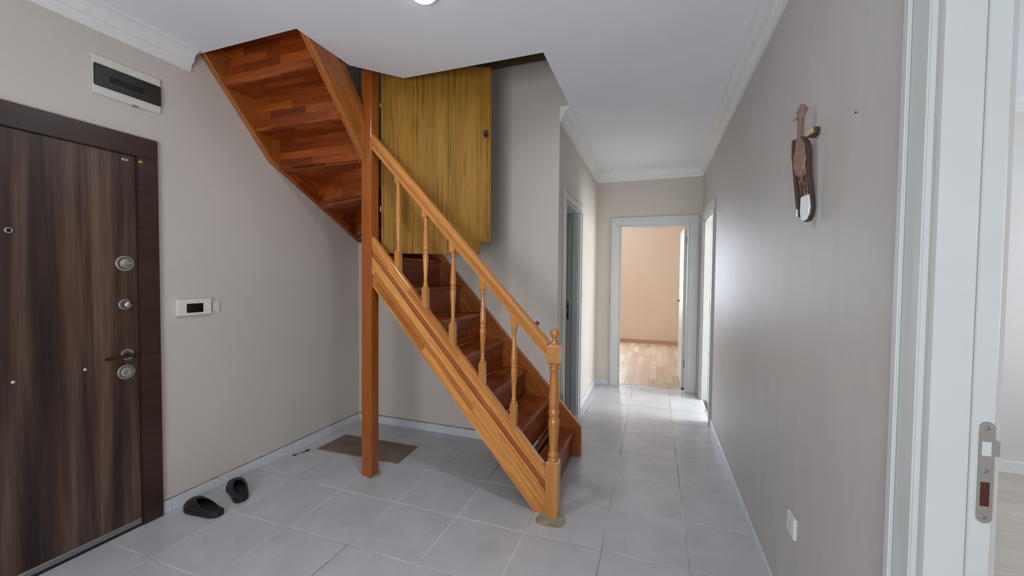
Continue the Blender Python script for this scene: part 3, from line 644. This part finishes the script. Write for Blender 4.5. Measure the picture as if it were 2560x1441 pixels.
# balusters
def baluster(x):
    root = empty('baluster', (x, NY, lineT(x)), parent=st); hw = 0.019
    zt = rail_under(x); zb = lineT(x)
    # lower block with its foot cut to the slope
    def cutblock(nm, z_lo, z_hi, lo_slope, hi_slope):
        bm = bmesh.new(); lo = []; hi = []
        for sx, sy in ((-1, -1), (1, -1), (1, 1), (-1, 1)):
            lo.append(bm.verts.new((z_lo - lo_slope * sx * hw, sx * hw, sy * hw))); hi.append(bm.verts.new((z_hi - hi_slope * sx * hw, sx * hw, sy * hw)))
        for i in range(4): bm.faces.new((lo[i], lo[(i + 1) % 4], hi[(i + 1) % 4], hi[i]))
        bm.faces.new(lo); bm.faces.new(hi); bmesh.ops.recalc_face_normals(bm, faces=bm.faces)
        bmesh.ops.bevel(bm, geom=list(bm.edges), offset=0.0025, segments=2, affect='EDGES')
        m = Matrix(((0, 1, 0, x), (0, 0, 1, NY), (1, 0, 0, 0), (0, 0, 0, 1)))
        return link(nm, finish(bm, nm), 'wood_turned', m, root)
    z0 = zb + 0.115; L = 0.445
    z1 = z0 + L
    cutblock('baluster_foot', zb - 0.004, z0, sl, 0.0)
    cutblock('baluster_head', z1, zt + 0.010, 0.0, hs)
    P = [(0.016, -0.002), (0.0175, 0.004), (0.0175, 0.010), (0.012, 0.014), (0.0135, 0.018), (0.0165, 0.023), (0.013, 0.029), (0.0105, 0.034), (0.0115, 0.06), (0.0145, 0.12), (0.0175, 0.175), (0.0185, 0.198), (0.0165, 0.208), (0.0135, 0.211), (0.0170, 0.217), (0.0178, 0.2225), (0.0170, 0.228), (0.0135, 0.234), (0.0165, 0.237), (0.0185, 0.247), (0.0175, 0.27), (0.0145, 0.325), (0.0115, 0.385), (0.0105, 0.411), (0.013, 0.416), (0.0165, 0.422), (0.0135, 0.427), (0.012, 0.431), (0.0175, 0.435), (0.0175, 0.441), (0.016, 0.447)]
    lathe('baluster_shaft', [(r, z0 + d) for r, d in P], (x, NY, 0), (0, 0, 1), 'wood_turned', root, seg=20)
for x in (-0.548, -0.751, -0.954, -1.151, -1.356): baluster(x)
# dried glue at the feet of the posts
disc_blob('glue_stain', NX + 0.005, NY - 0.045, 0.092, 0.085, 0.0002, 'glue', st, 4)
disc_blob('glue_stain', -1.555, 0.635, 0.045, 0.062, 0.0002, 'glue', st, 9)

# ================================================================== OBJECTS
# hinged board door over the stairs
HX, HY, ang, PW = -1.543, 0.690, math.radians(67), 0.745
pd = tag(empty('stair_door', (HX, HY, 1.515), Matrix.Rotation(math.pi / 2 - ang, 3, 'Z')), 'olive yellow wood veneer board door hinged on the stair post, standing half open', 'door')
zt = 2.80
cuts = [0.0, 0.018, 0.215, 0.452, 0.738]
for i in range(4):
    a, b = cuts[i] + 0.0008, cuts[i + 1] - 0.0008
    if i < 3: pts = [(a, 0, 0), (b, 0, 0), (b, 0, zt - 1.515), (a, 0, zt - 1.515)]
    else: pts = [(a, 0, 0), (b - 0.062, 0, 0), (b - 0.062, 0, 0.085), (b, 0, 0.085), (b, 0, zt - 1.515), (a, 0, zt - 1.515)]
    prism('plank', pts, (0, 0.018, 0), 'olive', pd, grain=(0, 0, 1), face=(0, -1, 0), bevel=0.0012, base=pd)
prism('edge_strip', [(0.739, -0.001, 0.085), (0.745, -0.001, 0.085), (0.745, 0.019, 0.085), (0.739, 0.019, 0.085)], (0, 0, zt - 1.60), 'olive', pd, grain=(0, 0, 1), face=(0, -1, 0), base=pd)
lathe('knob', [(0, 0), (0.014, 0), (0.014, 0.006), (0.009, 0.010), (0.008, 0.026), (0.013, 0.034), (0.0165, 0.044), (0.0155, 0.055), (0.009, 0.062), (0, 0.063)], (0.708, 0, 2.338 - 1.515), (0, -1, 0), 'knob', pd, seg=20, base=pd)
for z in (1.815, 2.52): lathe('hinge', [(0, 0), (0.005, 0), (0.005, 0.045), (0, 0.045)], (-0.003, -0.006, z - 1.515 - 0.022), (0, 0, 1), 'brass', pd, seg=10, base=pd)
# fuse box
fb = tag(empty('fuse_box', (XL, -0.282, 2.34)), 'white flush fuse box with dark smoked cover above the entrance door', 'fuse box')
box('box_frame', XL, XL + 0.012, -0.424, -0.140, 2.243, 2.432, 'plastic_old', fb, grain=(0, 1, 0), bevel=0.003, seg=2)
cv = box('smoked_cover', XL + 0.010, XL + 0.020, -0.4225, -0.1415, 2.283, 2.389, 'smoke', fb, grain=(0, 1, 0), bevel=0.003, seg=2)
box('breaker_row', XL + 0.0185, XL + 0.0205, -0.365, -0.225, 2.315, 2.345, 'screen', cv, grain=(0, 1, 0))
box('cover_latch', XL + 0.008, XL + 0.016, -0.268, -0.246, 2.238, 2.246, 'steel', fb, grain=(0, 1, 0), bevel=0.001)
# intercom and switch
ic = tag(empty('intercom', (XL, 0.015, 1.167)), 'white wall intercom panel with small black screen beside the entrance door', 'intercom')
box('housing', XL, XL + 0.022, -0.078, 0.108, 1.118, 1.214, 'plastic', ic, grain=(0, 1, 0), bevel=0.003, seg=2)
box('screen', XL + 0.0215, XL + 0.0235, -0.033, 0.059, 1.133, 1.187, 'screen', ic, grain=(0, 1, 0), bevel=0.0005)
sw_ = tag(empty('light_switch', (XL, 0.14, 1.157)), 'ivory light switch touching the right side of the intercom', 'light switch')
box('plate', XL, XL + 0.008, 0.1085, 0.170, 1.119, 1.196, 'plastic_old', sw_, grain=(0, 1, 0), bevel=0.003, seg=2)
box('rocker', XL + 0.007, XL + 0.011, 0.118, 0.161, 1.128, 1.184, 'plastic_old', sw_, grain=(0, 1, 0), bevel=0.002, seg=2)
# slippers
def slipper(name, toe, heel, label, mirror=1):
    toe = Vector((*toe, 0)); heel = Vector((*heel, 0)); d = (toe - heel); L = d.length; ang = math.atan2(d.y, d.x)
    root = tag(empty(name, heel + Vector((0, 0, 0.0005)), Matrix.Rotation(ang, 3, 'Z')), label, 'slipper', 'dark slippers by the wall')
    def half(u):   # half width along the length
        k = [(0, 0.014), (0.04, 0.029), (0.15, 0.041), (0.35, 0.043), (0.55, 0.049), (0.72, 0.056), (0.86, 0.050), (0.95, 0.034), (1, 0.012)]
        for (a, x), (b, y) in zip(k, k[1:]):
            if a <= u <= b:
                t = (u - a) / (b - a); t = t * t * (3 - 2 * t) if False else t; return x + (y - x) * t
        return 0.01
    us = [i / 28 for i in range(29)]
    off = lambda u: mirror * 0.008 * math.sin(math.pi * u)
    out = [(L * u, off(u) + half(u), 0) for u in us] + [(L * u, off(u) - half(u), 0) for u in reversed(us)]
    prism('sole', out, (0, 0, 0.024), 'slip_sole', root, grain=(1, 0, 0), bevel=0.003, seg=2, base=root)
    inn = [(L * u, off(u) + half(u) * 0.9, 0.023) for u in us] + [(L * u, off(u) - half(u) * 0.9, 0.023) for u in reversed(us)]
    prism('insole', inn, (0, 0, 0.006), 'slip_in', root, grain=(1, 0, 0), bevel=0.002, base=root)
    # upper: shell lofted from the sole edge up to an oval foot opening
    bm = bmesh.new(); na, ns = 44, 9; rows = []
    loop = [(L * u, off(u) + half(u) * 0.98) for u in us] + [(L * u, off(u) - half(u) * 0.98) for u in reversed(us)]
    ln_ = [0.0]
    for p, q_ in zip(loop, loop[1:] + loop[:1]): ln_.append(ln_[-1] + math.hypot(p[0] - q_[0], p[1] - q_[1]))
    cx = 0.36 * L; cyy = off(0.36)
    for i in range(na):
        t = 2 * math.pi * i / na
        # point of the outline in direction t from the opening centre
        best = min(loop, key=lambda p: abs(math.atan2(math.sin(math.atan2(p[1] - cyy, p[0] - cx) - t), math.cos(math.atan2(p[1] - cyy, p[0] - cx) - t))))
        R0 = math.hypot(best[0] - cx, best[1] - cyy); ox, oy = cx + R0 * math.cos(t), cyy + R0 * math.sin(t)
        ix, iy = cx + 0.285 * L * math.cos(t), cyy + 0.031 * math.sin(t)
        toe_ = max(0.0, math.cos(t)); zin = 0.034 + 0.036 * (0.5 + 0.5 * math.cos(t)) ** 1.2
        row = []
        for k_ in range(ns + 1):
            s_ = k_ / ns; e = s_ ** (1.0 + 0.5 * toe_)
            row.append(bm.verts.new((ox + (ix - ox) * e, oy + (iy - oy) * e, 0.021 + (zin - 0.021) * math.sin(s_ * math.pi / 2) ** 0.75)))
        rows.append(row)
    for i in range(na):
        a_, b_ = rows[i], rows[(i + 1) % na]
        for k_ in range(ns): bm.faces.new((a_[k_], b_[k_], b_[k_ + 1], a_[k_ + 1]))
    me = finish(bm, 'upper', True)
    o = link('upper', me, 'slip_up', WM[root.name].copy(), root)
    md = o.modifiers.new('thick', 'SOLIDIFY'); md.thickness = 0.004; md.offset = -1
    return root
slipper('slipper', (-2.325, -0.050), (-2.050, -0.058), 'dark brown slipper nearer the entrance door, seen from the side', 1)
slipper('slipper', (-2.315, 0.205), (-2.072, 0.078), 'dark brown slipper nearer the stairs, turned away from the camera', -1)
# hardboard sheet under the stairs, behind the post
hb = prism('hardboard_sheet', [(-2.238, 0.806, 0.002), (-1.502, 0.821, 0.002), (-1.525, 1.117, 0.002), (-2.225, 1.106, 0.002)], (0, 0, 0.005), 'card', None, grain=(1, 0, 0), bevel=0.0008)
tag(hb, 'brown hardboard sheet lying flat on the floor tiles behind the stair post', 'board')
# dark scrap on the floor
sc = tag(empty('dried_leaf', (-2.295, 0.71, 0)), 'small dark dried leaf scrap lying on the floor beside the left skirting', 'leaf')
disc_blob('leaf_blade', -2.309, 0.665, 0.010, 0.017, 0.0005, 'leaf', sc, 3, 12, 0.004)
disc_blob('leaf_blade', -2.283, 0.757, 0.013, 0.020, 0.0005, 'leaf', sc, 5, 12, 0.004)
disc_blob('leaf_blade', -2.290, 0.725, 0.008, 0.010, 0.0005, 'leaf', sc, 6, 10, 0.004)
prism('stalk', [(-2.308, 0.67, 0.001), (-2.304, 0.67, 0.001), (-2.286, 0.75, 0.001), (-2.290, 0.75, 0.001)], (0, 0, 0.002), 'leaf', sc)
# decorative dagger on the right wall
dg = tag(empty('wall_dagger', (0.700, 0.060, 1.56), Matrix.Rotation(math.radians(-90 + 25), 3, 'Z') ), 'ornamental brown dagger in a carved sheath with pale tip hung on the right wall', 'dagger')

def LP(cx, cy, y=0.0): return ((cx / 4.8 - 48) / 540, y, 0.417 - (cy / 4.8 - 10) * 0.001461)
def dpoly(nm, pts, y0, y1, mat, parent=dg, bevel=0.0012):
    return prism(nm, [LP(a, b, y0) for a, b in pts], (0, y1 - y0, 0), mat, parent, grain=(0, 0, 1), face=(0, -1, 0), bevel=bevel, base=dg)
sheath = dpoly('sheath', [(118, 425), (205, 415), (262, 505), (284, 600), (284, 720), (292, 860), (322, 1080), (338, 1240), (328, 1330), (300, 1390), (262, 1404), (232, 1375), (214, 1300), (196, 1140), (165, 990), (140, 780), (120, 600)], 0.0, 0.018, 'sheath_dark')
dpoly('sheath_face', [(150, 440), (200, 432), (245, 520), (262, 610), (262, 730), (276, 870), (300, 1080), (312, 1120), (232, 1125), (210, 990), (178, 860), (158, 700), (142, 560)], -0.003, 0.0005, 'sheath', sheath)
n = 40
dpoly('medallion', [(208 + (66 + 6 * math.cos(9 * t)) * math.cos(t), 690 + (178 + 9 * math.cos(9 * t)) * math.sin(t)) for t in [2 * math.pi * i / n for i in range(n)]], -0.008, -0.002, 'sheath', sheath)
dpoly('medallion_ornament', [(140, 690), (165, 680), (185, 700), (200, 685), (205, 700), (185, 718), (160, 705), (142, 706)], -0.010, -0.007, 'silver', sheath, 0.0)
for pts in ([(196, 890), (216, 880), (218, 915), (200, 925)], [(222, 950), (242, 945), (262, 1100), (240, 1112)], [(262, 870), (275, 865), (296, 1080), (280, 1088)], [(240, 1000), (275, 990), (277, 1012), (243, 1022)], [(243, 880), (262, 876), (266, 940), (248, 946)]):
    dpoly('carving', pts, -0.005, -0.0025, 'sheath_dark', sheath, 0.0)
dpoly('sheath_tip', [(228, 1118), (315, 1105), (330, 1235), (320, 1325), (294, 1382), (262, 1396), (238, 1370), (224, 1290)], -0.004, 0.001, 'tip', sheath)
dpoly('side_knife', [(115, 430), (135, 428), (142, 600), (160, 790), (190, 1000), (215, 1240), (220, 1335), (198, 1340), (190, 1250), (158, 1000), (134, 780), (116, 600)], -0.007, 0.004, 'sheath_dark')
dpoly('side_knife_tip', [(193, 1250), (208, 1248), (214, 1338), (198, 1340)], -0.009, -0.006, 'tip')
hilt = dpoly('hilt', [(a_ if b_ < 160 else 182 + (a_ - 182) * 0.72, b_) for a_, b_ in ([(155, 440), (150, 330), (158, 235), (135, 225), (140, 205), (160, 190), (145, 130), (160, 95), (180, 85), (185, 58), (200, 50), (213, 62), (212, 95), (240, 100), (244, 118), (222, 150), (212, 200), (208, 300), (205, 440)])], -0.004, 0.012, 'sheath')
dpoly('hilt_collar', [(122, 196), (190, 178), (194, 194), (126, 213)], -0.007, -0.002, 'silver', hilt, 0.0006)
dpoly('hanger_block', [(232, 378), (318, 366), (326, 420), (240, 436)], 0.006, 0.022, 'cork')
dpoly('hanger_peg', [(316, 362), (338, 364), (344, 400), (330, 436), (280, 462), (240, 452), (240, 436), (318, 420)], 0.006, 0.028, 'sheath_dark')
# socket, nail and scratch on the right wall
sk = tag(empty('wall_socket', (XR, 0.17, 0.435)), 'white wall socket low on the right wall near the floor', 'socket')
box('plate', XR - 0.011, XR, 0.128, 0.212, 0.393, 0.476, 'plastic', sk, grain=(0, 1, 0), bevel=0.004, seg=2)
lathe('socket_well', [(0, 0), (0.021, 0), (0.021, 0.0012), (0.018, 0.0016), (0.017, 0.0006), (0, 0.0006)], (XR - 0.011, 0.17, 0.435), (-1, 0, 0), 'plastic_old', sk, seg=20)
for y in (0.1605, 0.1795): lathe('pin_hole', [(0, 0), (0.0032, 0), (0, 0.0004)], (XR - 0.0117, y, 0.435), (-1, 0, 0), 'hole', sk, seg=10)
nl = lathe('wall_nail', [(0, -0.004), (0.0014, -0.004), (0.0014, 0.003), (0.003, 0.004), (0.003, 0.005), (0, 0.0055)], (XR, -0.233, 1.826), (-1, 0, 0), 'bronze', seg=10)
tag(nl, 'small dark nail in the right wall to the right of the dagger', 'nail')
# corridor fittings
rc = tag(empty('junction_cover', (XC, 2.78, 2.30)), 'small white round cover high on the corridor wall beyond the left doorway', 'cover')
lathe('cover_plate', [(0, 0), (0.043, 0), (0.041, 0.006), (0.030, 0.010), (0, 0.011)], (XC, 2.78, 2.30), (1, 0, 0), 'plastic', rc, seg=28)
lathe('cover_screw', [(0, 0), (0.005, 0), (0.004, 0.002), (0, 0.002)], (XC + 0.011, 2.78, 2.30), (1, 0, 0), 'steel', rc, seg=10)
cs = tag(empty('light_switch', (XC, 2.54, 1.18)), 'pale light switch on the corridor wall beside the left doorway', 'light switch')
box('plate', XC, XC + 0.009, 2.500, 2.580, 1.140, 1.220, 'plastic', cs, grain=(0, 1, 0), bevel=0.003, seg=2)
box('rocker', XC + 0.008, XC + 0.012, 2.512, 2.568, 1.152, 1.208, 'plastic', cs, grain=(0, 1, 0), bevel=0.002, seg=2)
# pink hook on the back wall above the stairs
pk = tag(empty('wall_hook', (-0.640, YB, 1.000)), 'tiny pink stick-on hook on the back wall just behind the handrail', 'hook')
box('backing', -0.658, -0.620, YB - 0.002, YB, 0.985, 1.055, 'clear', pk, grain=(0, 0, 1), bevel=0.0008)
lathe('hook_body', [(0, 0), (0.017, 0), (0.018, 0.005), (0.012, 0.011), (0, 0.013)], (-0.640, YB - 0.002, 1.000), (0, -1, 0), 'pink', pk, seg=18)
# ceiling lamp at the top edge of the view
lp = tag(empty('ceiling_lamp', (-0.79, 0.012, ZC)), 'small round lit ceiling lamp at the top edge of the view', 'ceiling lamp')
lathe('lamp_base', [(0, 0), (0.075, 0), (0.075, 0.012), (0.068, 0.018), (0, 0.018)], (-0.79, 0.012, ZC), (0, 0, -1), 'plastic', lp, seg=32)
lathe('lamp_dome', [(0.062, 0.016), (0.060, 0.026), (0.050, 0.036), (0.032, 0.043), (0, 0.046)], (-0.79, 0.012, ZC), (0, 0, -1), 'lamp', lp, seg=32)

lamp_l = bpy.data.lights.new('ceiling_lamp_light', 'AREA'); lamp_l.shape = 'DISK'; lamp_l.size = 0.12; lamp_l.energy = 6; lamp_l.color = (0.84, 0.92, 1.0)
lo_ = bpy.data.objects.new('ceiling_lamp_light', lamp_l); C.objects.link(lo_); lo_.location = (-0.79, 0.012, ZC - 0.052)
